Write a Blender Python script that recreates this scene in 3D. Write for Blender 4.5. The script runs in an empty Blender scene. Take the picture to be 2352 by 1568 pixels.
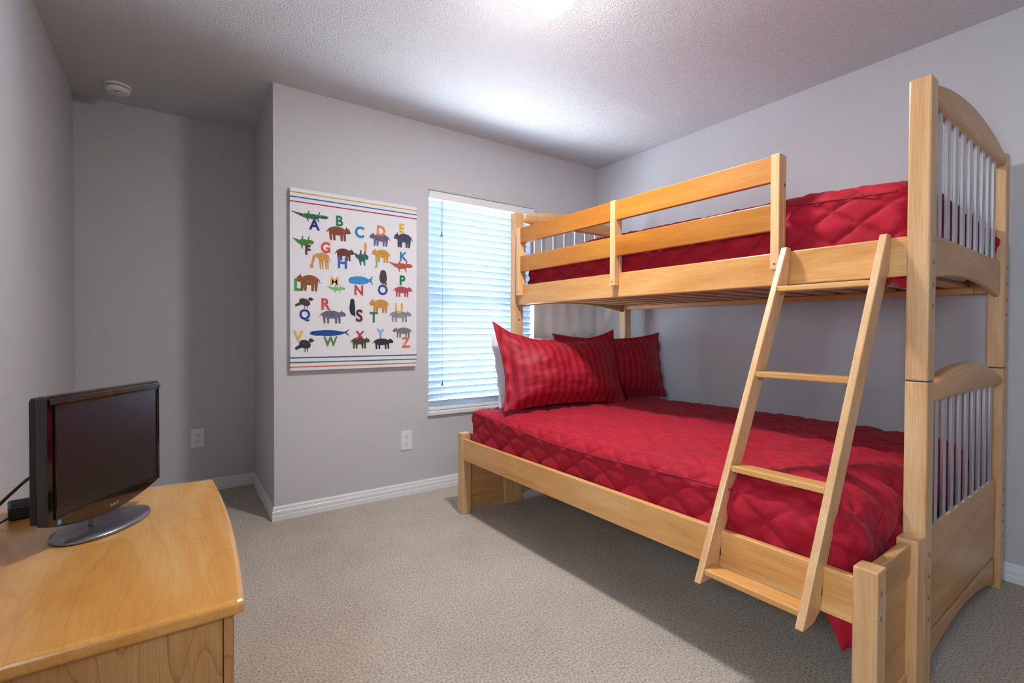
import bpy, bmesh, math, random
import numpy as np
from mathutils import Vector, Matrix, noise

random.seed(7)
SC = bpy.context.scene
COL = SC.collection

# ------------------------------------------------------------------ camera, world, exposure
YAW, PITCH, ROLL, FPX, SX, SY, CAMH = .6128, .0139, .0036, 1121.97, 13.83, -4.75, 1.0591
IMW, IMH = 2352, 1568
F_ = Vector((math.sin(YAW) * math.cos(PITCH), math.cos(YAW) * math.cos(PITCH), -math.sin(PITCH)))
R0 = Vector((math.cos(YAW), -math.sin(YAW), 0)); U0 = R0.cross(F_)
R_ = math.cos(ROLL) * R0 + math.sin(ROLL) * U0
U_ = R_.cross(F_)
cam_d = bpy.data.cameras.new('camera'); cam = bpy.data.objects.new('camera', cam_d); COL.objects.link(cam)
M = Matrix.Identity(4)
for i in range(3):
    M[i][0], M[i][1], M[i][2] = R_[i], U_[i], -F_[i]
M[0][3], M[1][3], M[2][3] = 0, 0, CAMH
cam.matrix_world = M
cam_d.sensor_fit = 'HORIZONTAL'; cam_d.sensor_width = 36
cam_d.lens = FPX / IMW * 36
cam_d.shift_x = -SX / IMW; cam_d.shift_y = SY / IMW
cam_d.clip_start = .02
SC.camera = cam

SC.view_settings.view_transform = 'Standard'
SC.view_settings.look = 'None'
SC.view_settings.exposure = 0.66
SC.view_settings.gamma = 1.0
SC.view_settings.use_curve_mapping = False
SC.cycles.max_bounces = 5
SC.cycles.use_light_tree = False
SC.cycles.adaptive_threshold = .025
SC.cycles.diffuse_bounces = 3
SC.cycles.glossy_bounces = 3
SC.cycles.transmission_bounces = 4
SC.cycles.caustics_reflective = False
SC.cycles.caustics_refractive = False

SKY_STRENGTH = 34.0
LAMP_STRENGTH = 330.0
world = bpy.data.worlds.new('world'); SC.world = world
world.use_nodes = True
bg = world.node_tree.nodes['Background']
bg.inputs['Color'].default_value = (.78, .89, 1.0, 1)
bg.inputs['Strength'].default_value = SKY_STRENGTH

# room dimensions (metres)
H = 2.44
XL, XR, XE, YW, YA, YB = -.4777, 2.9326, .4524, 3.012, 3.836, -1.35
WX0, WX1, WZ0, WZ1 = 1.388, 2.270, .530, 2.012      # window opening
T = .13

# daylight enters through the window opening: a portal guides the sky's light
pl = bpy.data.lights.new('window_portal', 'AREA'); pl.shape = 'RECTANGLE'
pl.size, pl.size_y = WX1 - WX0, WZ1 - WZ0
pl.cycles.is_portal = True
po = bpy.data.objects.new('window_portal', pl); COL.objects.link(po)
po.location = ((WX0 + WX1) / 2, YW + T + .02, (WZ0 + WZ1) / 2)
po.rotation_euler = (-math.pi / 2, 0, 0)

# window added in the left wall, out of view, for soft fill light
VY0, VY1, VZ0, VZ1 = -.30, .32, 1.10, 1.52
pl2 = bpy.data.lights.new('added_fill_portal', 'AREA'); pl2.shape = 'RECTANGLE'
pl2.size, pl2.size_y = VZ1 - VZ0, VY1 - VY0
pl2.cycles.is_portal = True
po2 = bpy.data.objects.new('added_fill_portal', pl2); COL.objects.link(po2)
po2.location = (XL - T - .02, (VY0 + VY1) / 2, (VZ0 + VZ1) / 2)
po2.rotation_euler = (0, -math.pi / 2, 0)

# ------------------------------------------------------------------ helpers
def srgb(r, g, b):
    f = lambda c: (c / 255 / 12.92) if c / 255 <= .04045 else ((c / 255 + .055) / 1.055) ** 2.4
    return (f(r), f(g), f(b), 1)

def tag(o, label=None, cat=None, group=None, kind=None):
    if label: o['label'] = label
    if cat: o['category'] = cat
    if group: o['group'] = group
    if kind: o['kind'] = kind
    return o

def obj(name, mesh, mat=None, parent=None):
    o = bpy.data.objects.new(name, mesh); COL.objects.link(o)
    if mat is not None:
        if not mesh.materials: mesh.materials.append(mat)
    if parent is not None: o.parent = parent
    return o

def empty(name, loc=(0, 0, 0), rz=0, label=None, cat=None, group=None):
    o = bpy.data.objects.new(name, None); COL.objects.link(o)
    o.empty_display_size = .1
    o.location = loc; o.rotation_euler = (0, 0, rz)
    return tag(o, label, cat, group)

def mesh_from(name, verts, faces, smooth=False):
    m = bpy.data.meshes.new(name); m.from_pydata([tuple(v) for v in verts], [], faces); m.update()
    if smooth:
        m.polygons.foreach_set('use_smooth', [True] * len(m.polygons))
    return m

def bm_mesh(name, bm, smooth=False):
    m = bpy.data.meshes.new(name)
    bmesh.ops.recalc_face_normals(bm, faces=bm.faces)
    bm.to_mesh(m); bm.free()
    if smooth:
        m.polygons.foreach_set('use_smooth', [True] * len(m.polygons))
    return m

def add_box(bm, x0, x1, y0, y1, z0, z1, bev=0, seg=1, mat=None):
    r = bmesh.ops.create_cube(bm, size=1)
    vs = r['verts']
    for v in vs:
        v.co.x = x0 + (v.co.x + .5) * (x1 - x0)
        v.co.y = y0 + (v.co.y + .5) * (y1 - y0)
        v.co.z = z0 + (v.co.z + .5) * (z1 - z0)
        if mat is not None: v.co = mat @ v.co
    if bev:
        es = list({e for v in vs for e in v.link_edges})
        bmesh.ops.bevel(bm, geom=es, offset=bev, segments=seg, profile=.5, affect='EDGES')

def box(name, x0, x1, y0, y1, z0, z1, mat, parent=None, bev=.003, seg=2):
    bm = bmesh.new(); add_box(bm, x0, x1, y0, y1, z0, z1, bev, seg)
    return obj(name, bm_mesh(name, bm), mat, parent)

def add_prism(bm, poly, axis, a, b, bev=0, seg=2):
    """poly: list of 2D points; extruded along axis ('x','y','z') from a to b."""
    def P(p, t):
        return {'x': (t, p[0], p[1]), 'y': (p[0], t, p[1]), 'z': (p[0], p[1], t)}[axis]
    va = [bm.verts.new(P(p, a)) for p in poly]; vb = [bm.verts.new(P(p, b)) for p in poly]
    n = len(poly)
    fs = [bm.faces.new(va), bm.faces.new(list(reversed(vb)))]
    for i in range(n):
        fs.append(bm.faces.new((va[i], vb[i], vb[(i + 1) % n], va[(i + 1) % n])))
    bmesh.ops.recalc_face_normals(bm, faces=fs)
    if bev:
        es = [e for e in {e for f in fs for e in f.edges} if e.calc_face_angle(0) > .6]
        bmesh.ops.bevel(bm, geom=es, offset=bev, segments=seg, profile=.5, affect='EDGES')

def prism(name, poly, axis, a, b, mat, parent=None, bev=0, seg=2, smooth=False):
    bm = bmesh.new(); add_prism(bm, poly, axis, a, b, bev, seg)
    return obj(name, bm_mesh(name, bm, smooth), mat, parent)

def add_lathe(bm, prof, n=32, c=(0, 0, 0), axis='z', sx=1, sy=1):
    """prof: [(r,z)] revolved about axis; r=0 closes."""
    rings = []
    def P(r, a, z):
        x, y = r * math.cos(a) * sx, r * math.sin(a) * sy
        q = {'z': (x, y, z), 'y': (x, z, y), 'x': (z, x, y)}[axis]
        return (q[0] + c[0], q[1] + c[1], q[2] + c[2])
    for r, z in prof:
        if r < 1e-7: rings.append([bm.verts.new(P(0, 0, z))])
        else: rings.append([bm.verts.new(P(r, 2 * math.pi * k / n, z)) for k in range(n)])
    for A, B in zip(rings, rings[1:]):
        for k in range(n):
            k2 = (k + 1) % n
            if len(A) == 1 and len(B) == 1: continue
            if len(A) == 1: bm.faces.new((A[0], B[k], B[k2]))
            elif len(B) == 1: bm.faces.new((A[k], B[0], A[k2]))
            else: bm.faces.new((A[k], B[k], B[k2], A[k2]))

def lathe(name, prof, mat, parent=None, n=32, c=(0, 0, 0), axis='z', smooth=True, sx=1, sy=1):
    bm = bmesh.new(); add_lathe(bm, prof, n, c, axis, sx, sy)
    o = obj(name, bm_mesh(name, bm, smooth), mat, parent)
    return o

def add_tube(bm, pts, r, n=8):
    pts = [Vector(p) for p in pts]; rings = []
    up = Vector((0, 0, 1)); prev = None
    for i, p in enumerate(pts):
        t = (pts[min(i + 1, len(pts) - 1)] - pts[max(i - 1, 0)]).normalized()
        if prev is None:
            a = t.cross(up if abs(t.z) < .95 else Vector((1, 0, 0))).normalized()
        else:
            a = (prev - t * prev.dot(t)).normalized()
        prev = a; b = t.cross(a)
        rings.append([bm.verts.new(p + r * (math.cos(2 * math.pi * k / n) * a + math.sin(2 * math.pi * k / n) * b)) for k in range(n)])
    for A, B in zip(rings, rings[1:]):
        for k in range(n): bm.faces.new((A[k], B[k], B[(k + 1) % n], A[(k + 1) % n]))
    bm.faces.new(rings[0]); bm.faces.new(list(reversed(rings[-1])))

def tube(name, pts, r, mat, parent=None, n=8):
    bm = bmesh.new(); add_tube(bm, pts, r, n)
    return obj(name, bm_mesh(name, bm, True), mat, parent)

def smooth_path(pts, k=8):
    out = []; P = [Vector(p) for p in pts]
    for i in range(len(P) - 1):
        p0, p1, p2, p3 = P[max(i - 1, 0)], P[i], P[i + 1], P[min(i + 2, len(P) - 1)]
        for j in range(k):
            t = j / k
            out.append(.5 * ((2 * p1) + (p2 - p0) * t + (2 * p0 - 5 * p1 + 4 * p2 - p3) * t * t + (3 * p1 - p0 - 3 * p2 + p3) * t ** 3))
    out.append(P[-1]); return out

# ------------------------------------------------------------------ materials
def new_mat(name):
    m = bpy.data.materials.new(name); m.use_nodes = True
    nt = m.node_tree; b = nt.nodes['Principled BSDF']
    return m, nt, b

def plain(name, col, rough=.5, metal=0, coat=0, spec=None):
    m, nt, b = new_mat(name)
    b.inputs['Base Color'].default_value = col; b.inputs['Roughness'].default_value = rough
    b.inputs['Metallic'].default_value = metal; b.inputs['Coat Weight'].default_value = coat
    if spec is not None: b.inputs['Specular IOR Level'].default_value = spec
    return m

def N(nt, t, **kw):
    n = nt.nodes.new(t)
    for k, v in kw.items(): setattr(n, k, v)
    return n

def ramp(nt, stops):
    r = N(nt, 'ShaderNodeValToRGB'); e = r.color_ramp.elements
    while len(e) < len(stops): e.new(.5)
    for x, (p, c) in zip(e, stops): x.position = p; x.color = c
    return r

def noise_node(nt, vec, scale, detail=4, rough=.55, dist=0):
    n = N(nt, 'ShaderNodeTexNoise'); n.inputs['Scale'].default_value = scale
    n.inputs['Detail'].default_value = detail; n.inputs['Roughness'].default_value = rough
    n.inputs['Distortion'].default_value = dist
    nt.links.new(vec, n.inputs['Vector']); return n

def textured_paint(name, col, bscale, bstr, rough=.8, col2=None, dist=.002):
    m, nt, b = new_mat(name); L = nt.links.new
    geo = N(nt, 'ShaderNodeNewGeometry')
    n1 = noise_node(nt, geo.outputs['Position'], bscale, 3, .6)
    r = ramp(nt, [(.42, (0, 0, 0, 1)), (.62, (1, 1, 1, 1))]); L(n1.outputs['Fac'], r.inputs['Fac'])
    bp = N(nt, 'ShaderNodeBump'); bp.inputs['Strength'].default_value = bstr; bp.inputs['Distance'].default_value = dist
    L(r.outputs['Color'], bp.inputs['Height']); L(bp.outputs['Normal'], b.inputs['Normal'])
    n2 = noise_node(nt, geo.outputs['Position'], 1.3, 2)
    c = ramp(nt, [(.3, col), (.7, col2 or col)]); L(n2.outputs['Fac'], c.inputs['Fac'])
    L(c.outputs['Color'], b.inputs['Base Color'])
    b.inputs['Roughness'].default_value = rough
    b.inputs['Specular IOR Level'].default_value = .3
    return m

def wood(name, dark, mid, light, grain='z', rough=.38, figure=0., coat=.12, fine=.55, across=11., fig=(.9, 3.2, 13)):
    m, nt, b = new_mat(name); L = nt.links.new
    tc = N(nt, 'ShaderNodeTexCoord'); oi = N(nt, 'ShaderNodeObjectInfo')
    mul = N(nt, 'ShaderNodeVectorMath', operation='SCALE'); mul.inputs[0].default_value = (7.3, 4.1, 5.7)
    L(oi.outputs['Random'], mul.inputs['Scale'])
    add = N(nt, 'ShaderNodeVectorMath', operation='ADD'); L(tc.outputs['Object'], add.inputs[0]); L(mul.outputs['Vector'], add.inputs[1])
    def stretched(a, c):
        mp = N(nt, 'ShaderNodeMapping')
        mp.inputs['Scale'].default_value = tuple(a if ax == grain else c for ax in 'xyz')
        L(add.outputs['Vector'], mp.inputs['Vector']); return mp.outputs['Vector']
    n1 = noise_node(nt, stretched(1.3, across), 1.0, 5, .6, .6)
    c1 = ramp(nt, [(.30, dark), (.5, mid), (.68, light)]); L(n1.outputs['Fac'], c1.inputs['Fac'])
    n2 = noise_node(nt, stretched(9, 330), 1.0, 3, .6)
    r2 = ramp(nt, [(.30, (.70, .60, .48, 1)), (.58, (1, 1, 1, 1))]); L(n2.outputs['Fac'], r2.inputs['Fac'])
    mx = N(nt, 'ShaderNodeMix', data_type='RGBA', blend_type='MULTIPLY'); mx.inputs['Factor'].default_value = fine
    L(c1.outputs['Color'], mx.inputs['A']); L(r2.outputs['Color'], mx.inputs['B'])
    last = mx.outputs['Result']
    if figure:
        w = N(nt, 'ShaderNodeTexNoise'); w.inputs['Scale'].default_value = 1.0; w.inputs['Detail'].default_value = 1.5
        L(stretched(fig[0], fig[1]), w.inputs['Vector'])
        ml = N(nt, 'ShaderNodeMath', operation='MULTIPLY'); ml.inputs[1].default_value = fig[2]
        L(w.outputs['Fac'], ml.inputs[0])
        fr = N(nt, 'ShaderNodeMath', operation='FRACT'); L(ml.outputs['Value'], fr.inputs[0])
        rr = ramp(nt, [(.0, (.62, .50, .38, 1)), (.10, (.93, .89, .84, 1)), (.5, (1, 1, 1, 1)), (.97, (1, 1, 1, 1)), (1.0, (.62, .50, .38, 1))])
        L(fr.outputs['Value'], rr.inputs['Fac'])
        m2 = N(nt, 'ShaderNodeMix', data_type='RGBA', blend_type='MULTIPLY'); m2.inputs['Factor'].default_value = figure
        L(last, m2.inputs['A']); L(rr.outputs['Color'], m2.inputs['B']); last = m2.outputs['Result']
    hs = N(nt, 'ShaderNodeHueSaturation')
    mr = N(nt, 'ShaderNodeMapRange'); mr.inputs['To Min'].default_value = .92; mr.inputs['To Max'].default_value = 1.08
    L(oi.outputs['Random'], mr.inputs['Value']); L(mr.outputs['Result'], hs.inputs['Value'])
    L(last, hs.inputs['Color']); L(hs.outputs['Color'], b.inputs['Base Color'])
    b.inputs['Roughness'].default_value = rough; b.inputs['Coat Weight'].default_value = coat
    b.inputs['Coat Roughness'].default_value = .25
    bp = N(nt, 'ShaderNodeBump'); bp.inputs['Strength'].default_value = .05; bp.inputs['Distance'].default_value = .001
    L(n2.outputs['Fac'], bp.inputs['Height']); L(bp.outputs['Normal'], b.inputs['Normal'])
    return m

M_WALL = textured_paint('greige_wall_paint', srgb(205, 204, 208), 210, .35, .85, srgb(208, 207, 211))
M_CEIL = textured_paint('white_knockdown_ceiling', srgb(220, 219, 221), 105, .75, .9, srgb(223, 222, 224), .004)
M_TRIM = plain('white_trim_paint', srgb(236, 238, 242), .4)
M_WHITE = plain('white_plastic', srgb(238, 238, 238), .35)
M_DARK = plain('dark_slot', srgb(30, 30, 32), .6)

def carpet_mat():
    m, nt, b = new_mat('beige_carpet'); L = nt.links.new
    geo = N(nt, 'ShaderNodeNewGeometry'); P = geo.outputs['Position']
    n1 = noise_node(nt, P, 130, 4, .75)
    c1 = ramp(nt, [(.30, srgb(142, 127, 112)), (.5, srgb(217, 205, 190)), (.68, srgb(246, 238, 227))]); L(n1.outputs['Fac'], c1.inputs['Fac'])
    n2 = noise_node(nt, P, 2.6, 4, .6, .4)
    r2 = ramp(nt, [(.3, (.87, .86, .85, 1)), (.65, (1, 1, 1, 1))]); L(n2.outputs['Fac'], r2.inputs['Fac'])
    mx = N(nt, 'ShaderNodeMix', data_type='RGBA', blend_type='MULTIPLY'); mx.inputs['Factor'].default_value = 1
    L(c1.outputs['Color'], mx.inputs['A']); L(r2.outputs['Color'], mx.inputs['B'])
    L(mx.outputs['Result'], b.inputs['Base Color'])
    n3 = noise_node(nt, P, 120, 5, .75)
    bp = N(nt, 'ShaderNodeBump'); bp.inputs['Strength'].default_value = .9; bp.inputs['Distance'].default_value = .008
    L(n3.outputs['Fac'], bp.inputs['Height']); L(bp.outputs['Normal'], b.inputs['Normal'])
    b.inputs['Roughness'].default_value = 1; b.inputs['Specular IOR Level'].default_value = .05
    return m
M_CARPET = carpet_mat()

WD, WM, WL = srgb(207, 146, 80), srgb(224, 168, 102), srgb(234, 186, 125)
W_Z = wood('maple_grain_up', srgb(211, 162, 110), srgb(227, 181, 130), srgb(237, 198, 152), 'z')
W_Y = wood('maple_grain_lengthwise', WD, WM, WL, 'y')
W_X = wood('maple_grain_crosswise', srgb(196, 138, 82), srgb(212, 160, 102), srgb(224, 178, 124), 'x')
W_G = wood('maple_honey_guard', srgb(168, 100, 31), srgb(183, 117, 42), srgb(193, 132, 58), 'y')
W_DT = wood('dresser_top_maple', srgb(214, 142, 62), srgb(229, 164, 84), srgb(237, 183, 110), 'y', .22, .22, .5, .3, 6, (1.0, 4.5, 9))
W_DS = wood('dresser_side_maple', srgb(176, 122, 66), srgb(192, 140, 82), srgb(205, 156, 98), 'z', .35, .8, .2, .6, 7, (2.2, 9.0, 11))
M_ALU = plain('brushed_aluminium', srgb(196, 200, 206), .32, 1.0)
M_BOLT = plain('steel_bolt', srgb(150, 150, 158), .3, 1.0)

def fabric(name, a, b2, pitch, axis=0, duty=.5, rough=.75, sheen=.08):
    m, nt, b = new_mat(name); L = nt.links.new
    tc = N(nt, 'ShaderNodeTexCoord'); sp = N(nt, 'ShaderNodeSeparateXYZ'); L(tc.outputs['Object'], sp.inputs[0])
    d = N(nt, 'ShaderNodeMath', operation='DIVIDE'); d.inputs[1].default_value = pitch; L(sp.outputs[axis], d.inputs[0])
    fr = N(nt, 'ShaderNodeMath', operation='FRACT'); L(d.outputs[0], fr.inputs[0])
    r = ramp(nt, [(0, a), (duty - .04, a), (duty + .02, b2), (.96, b2), (1, a)]); L(fr.outputs[0], r.inputs['Fac'])
    n = noise_node(nt, tc.outputs['Object'], 9, 4)
    rr = ramp(nt, [(.3, (.86, .84, .86, 1)), (.7, (1, 1, 1, 1))]); L(n.outputs['Fac'], rr.inputs['Fac'])
    mx = N(nt, 'ShaderNodeMix', data_type='RGBA', blend_type='MULTIPLY'); mx.inputs['Factor'].default_value = 1
    L(r.outputs['Color'], mx.inputs['A']); L(rr.outputs['Color'], mx.inputs['B']); L(mx.outputs['Result'], b.inputs['Base Color'])
    nb = noise_node(nt, tc.outputs['Object'], 420, 2)
    bp = N(nt, 'ShaderNodeBump'); bp.inputs['Strength'].default_value = .12; bp.inputs['Distance'].default_value = .001
    L(nb.outputs['Fac'], bp.inputs['Height']); L(bp.outputs['Normal'], b.inputs['Normal'])
    b.inputs['Roughness'].default_value = rough; b.inputs['Sheen Weight'].default_value = sheen
    b.inputs['Sheen Tint'].default_value = (1, .55, .6, 1); b.inputs['Specular IOR Level'].default_value = .3
    return m
M_QUILT = fabric('crimson_quilt_sateen', srgb(180, 18, 46), srgb(168, 14, 41), .036)
M_SHAM = fabric('crimson_striped_sham', srgb(178, 26, 50), srgb(150, 11, 36), .046, 0, .5, .55, .08)
M_PIPE = plain('crimson_piping', srgb(140, 10, 34), .7)
M_SHEET = plain('white_cotton', srgb(222, 222, 232), .9)

# ------------------------------------------------------------------ the room shell
def wall(name, boxes, mat=M_WALL):
    bm = bmesh.new()
    for b_ in boxes: add_box(bm, *b_)
    return tag(obj(name, bm_mesh(name, bm), mat), kind='structure')

floor = wall('floor', [(XL - T, XR + T, YB - T, YA + T, -.1, 0)], M_CARPET)
ceiling = wall('ceiling', [(XL - T, XR + T, YB - T, YA + T, H, H + .1)], M_CEIL)
wall('wall_left', [(XL - T, XL, YB - T, VY0, 0, H), (XL - T, XL, VY1, YA + T, 0, H), (XL - T, XL, VY0, VY1, 0, VZ0), (XL - T, XL, VY0, VY1, VZ1, H)])
wall('wall_alcove', [(XL, XE + T, YA, YA + T, 0, H)])
wall('wall_return', [(XE, XE + T, YW + T, YA, 0, H)])
wall('wall_window', [(XE, WX0, YW, YW + T, 0, H), (WX1, XR, YW, YW + T, 0, H), (WX0, WX1, YW, YW + T, 0, WZ0), (WX0, WX1, YW, YW + T, WZ1, H)])
wall('wall_right', [(XR, XR + T, YB - T, YW + T, 0, H)])
wall('wall_rear', [(XL, XR, YB - T, YB, 0, H)])

BB = [(0, 0), (.0135, 0), (.0135, .026), (.0115, .030), (.0115, .033), (.0125, .036), (.0125, .050), (.0095, .054), (.0095, .058), (.0085, .061), (.0085, .070), (.004, .078), (0, .078)]
def baseboard(name, axis, a, b, base, sign, ma=0, mb=0):
    """runs along axis from a to b on the wall plane 'base'; sign: side the room lies on."""
    if axis == 'x':   # wall at y=base
        poly = [(base + sign * d, z) for d, z in BB]
        bm = bmesh.new()
        va = [bm.verts.new((a + ma * q[0], p[0], p[1])) for p, q in zip(poly, BB)]; vb = [bm.verts.new((b + mb * q[0], p[0], p[1])) for p, q in zip(poly, BB)]
    else:
        poly = [(base + sign * d, z) for d, z in BB]
        bm = bmesh.new()
        va = [bm.verts.new((p[0], a + ma * q[0], p[1])) for p, q in zip(poly, BB)]; vb = [bm.verts.new((p[0], b + mb * q[0], p[1])) for p, q in zip(poly, BB)]
    n = len(poly)
    for i in range(n): bm.faces.new((va[i], vb[i], vb[(i + 1) % n], va[(i + 1) % n]))
    bm.faces.new(va); bm.faces.new(list(reversed(vb)))
    return tag(obj(name, bm_mesh(name, bm), M_TRIM), kind='structure')
baseboard('baseboard_window', 'x', XE, XR, YW, -1, -1, -1)
baseboard('baseboard_return', 'y', YW, YA, XE, -1, -1, -1)
baseboard('baseboard_alcove', 'x', XL, XE, YA, -1, 1, -1)
baseboard('baseboard_left', 'y', YB, YA, XL, 1, 1, -1)
baseboard('baseboard_right', 'y', YB, YW, XR, -1, 1, -1)
baseboard('baseboard_rear', 'x', XL, XR, YB, 1, 1, -1)

# window: sash frame, glass, sill
M_FRAME = plain('white_vinyl_frame', srgb(235, 238, 242), .4)
mg, ntg, bg_ = new_mat('window_glass')
tr = N(ntg, 'ShaderNodeBsdfTransparent'); gl = N(ntg, 'ShaderNodeBsdfGlossy'); gl.inputs['Roughness'].default_value = .02
mxs = N(ntg, 'ShaderNodeMixShader'); mxs.inputs[0].default_value = .06
ntg.links.new(tr.outputs[0], mxs.inputs[1]); ntg.links.new(gl.outputs[0], mxs.inputs[2])
ntg.links.new(mxs.outputs[0], ntg.nodes['Material Output'].inputs['Surface']); M_GLASS = mg
win = empty('window_1', ((WX0 + WX1) / 2, YW + .1, WZ0)); tag(win, kind='structure')
wo = win.location
def wbox(name, x0, x1, y0, y1, z0, z1, mat, parent=win, bev=.003):
    return box(name, x0 - wo.x, x1 - wo.x, y0 - wo.y, y1 - wo.y, z0 - wo.z, z1 - wo.z, mat, parent, bev)
fy0, fy1 = YW + .085, YW + .125
wbox('frame_jamb', WX0, WX0 + .035, fy0, fy1, WZ0, WZ1, M_FRAME)
wbox('frame_jamb', WX1 - .035, WX1, fy0, fy1, WZ0, WZ1, M_FRAME)
wbox('frame_head', WX0 + .035, WX1 - .035, fy0, fy1, WZ1 - .035, WZ1, M_FRAME)
wbox('frame_foot', WX0 + .035, WX1 - .035, fy0, fy1, WZ0, WZ0 + .035, M_FRAME)
zm_ = (WZ0 + WZ1) / 2
wbox('meeting_rail', WX0 + .035, WX1 - .035, fy0, fy1, zm_ - .02, zm_ + .02, M_FRAME)
wbox('pane', WX0 + .035, WX1 - .035, fy0 + .018, fy0 + .022, WZ0 + .035, zm_ - .02, M_GLASS, bev=0)
wbox('pane', WX0 + .035, WX1 - .035, fy0 + .018, fy0 + .022, zm_ + .02, WZ1 - .035, M_GLASS, bev=0)
wbox('sill', WX0 - .008, WX1 + .008, YW - .022, YW + .084, WZ0 - .028, WZ0 - .0005, M_TRIM, bev=.004)

w2 = empty('added_fill_window', (XL - .1, (VY0 + VY1) / 2, VZ0)); tag(w2, kind='structure')  # added opening, never in view; lets in extra daylight on the bed's front
hy, hz = (VY1 - VY0) / 2, VZ1 - VZ0
for y0_, y1_, z0_, z1_ in ((-hy, hy, 0, .03), (-hy, hy, hz - .03, hz), (-hy, -hy + .03, .03, hz - .03), (hy - .03, hy, .03, hz - .03)):
    box('frame_bar', -.02, .02, y0_, y1_, z0_, z1_, M_FRAME, w2)
box('pane', -.002, .002, -hy + .03, hy - .03, .03, hz - .03, M_GLASS, w2, 0)

# ------------------------------------------------------------------ the bunk bed
BO, BA = (1.7806, .4719), .0221          # near front corner post, turn
L_, WT = 2.029, 1.0147                   # to the far posts, to the wall-side posts
PU, PV = .064, .055                      # post section
ZT, ZJ = 1.807, .92
bed = empty('bunk_bed', (BO[0], BO[1], 0), BA, 'honey maple twin over full bunk bed with aluminium spindles along the wall', 'bunk bed')

def bolt_mesh():
    bm = bmesh.new()
    add_lathe(bm, [(0, -.0035), (.004, -.003), (.0062, -.0012), (.0066, 0), (.0066, .002), (0, .002)], 12, axis='y')
    return bm_mesh('bolt', bm, True)
BOLT = bolt_mesh(); BOLT.materials.append(M_BOLT)
def bolt(parent, u, v, z, rz=0):
    o = obj('bolt', BOLT, None, parent); o.location = (u, v, z); o.rotation_euler = (0, 0, rz); return o

BZ = [1.334, 1.270, 1.204, 1.141]; BZ2 = [.410, .346, .281, .218]
for iu, u0 in enumerate((0, WT)):
    for iv, v0 in enumerate((0, L_)):
        up = box('upper_post', u0, u0 + PU, v0, v0 + PV, ZJ + .001, ZT, W_Z, bed, .005)
        lo = box('lower_post', u0, u0 + PU, v0, v0 + PV, 0, ZJ - .001, W_Z, bed, .004)
        box('joint', u0 + .003, u0 + PU - .003, v0 + .003, v0 + PV - .003, ZJ - .003, ZJ + .003, M_DARK, bed, 0)
        if iv == 0:
            for z in BZ: bolt(up, u0 + .034, v0, z)
            for z in BZ2: bolt(lo, u0 + .034, v0, z)
        else:
            for z in (BZ[0] + .14, BZ[2] , BZ[3]): bolt(up, u0 + .030, v0, z)

# head and foot boards
def arch_rail(name, f_bot, f_top, v0, v1, mat, bulge=0, n=24):
    us = [PU + (WT - PU) * k / n for k in range(n + 1)]
    prof = []      # cross-section over z fraction: v offset
    K = 10
    verts, faces = [], []
    for u in us:
        zb, zt = f_bot(u), f_top(u)
        for s in range(2 * K):
            a = 2 * math.pi * (s + .5) / (2 * K)
            ex = 4.5 if not bulge else 2.6
            ca, sa = math.cos(a), math.sin(a)
            cy = math.copysign(abs(ca) ** (2 / ex), ca); sz = math.copysign(abs(sa) ** (2 / (ex + 2)), sa)
            verts.append((u, (v0 + v1) / 2 + (v1 - v0) / 2 * cy, (zb + zt) / 2 + (zt - zb) / 2 * sz))
    R = 2 * K
    for i in range(n):
        for s in range(R):
            faces.append((i * R + s, i * R + (s + 1) % R, (i + 1) * R + (s + 1) % R, (i + 1) * R + s))
    faces.append(tuple(range(R - 1, -1, -1))); faces.append(tuple(n * R + s for s in range(R)))
    return obj(name, mesh_from(name, verts, faces, True), mat, bed)

SPW, SPD = .029, .010
def spindle_mesh(z0, z1):
    bm = bmesh.new(); add_box(bm, -SPW / 2, SPW / 2, -SPD / 2, SPD / 2, z0, z1, .0012, 1)
    m = bm_mesh('spindle', bm); m.materials.append(M_ALU); return m
SPU = spindle_mesh(1.363, 1.753); SPL = spindle_mesh(.458, .856)
for v0 in (0, L_):
    vc = v0 + PV / 2
    arch_rail('upper_crest_rail', lambda u: 1.747 + .004 * (u > 0), lambda u: 1.862 - .27 * (u - .54) ** 2, vc - .024, vc + .024, W_X, 1)
    arch_rail('upper_end_rail', lambda u: 1.259 - .18 * (u - .52) ** 2, lambda u: 1.365, vc - .013, vc + .013, W_X)
    arch_rail('lower_crest_rail', lambda u: .851, lambda u: .960 - .30 * (u - .52) ** 2, vc - .024, vc + .024, W_X, 1)
    arch_rail('end_panel', lambda u: .132, lambda u: .462, vc - .011, vc + .011, W_X)
    arch_rail('end_apron', lambda u: max(.004, .085 - .29 * (u - .50) ** 2), lambda u: .129, vc - .011, vc + .011, W_X)
    for k in range(9):
        for msh in (SPU, SPL):
            o = obj('spindle', msh, None, bed); o.location = ((.548 + .0925 * (k - 4)) if v0 == 0 else (.532 + .0965 * (k - 4)), vc - .004, 0)

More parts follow.
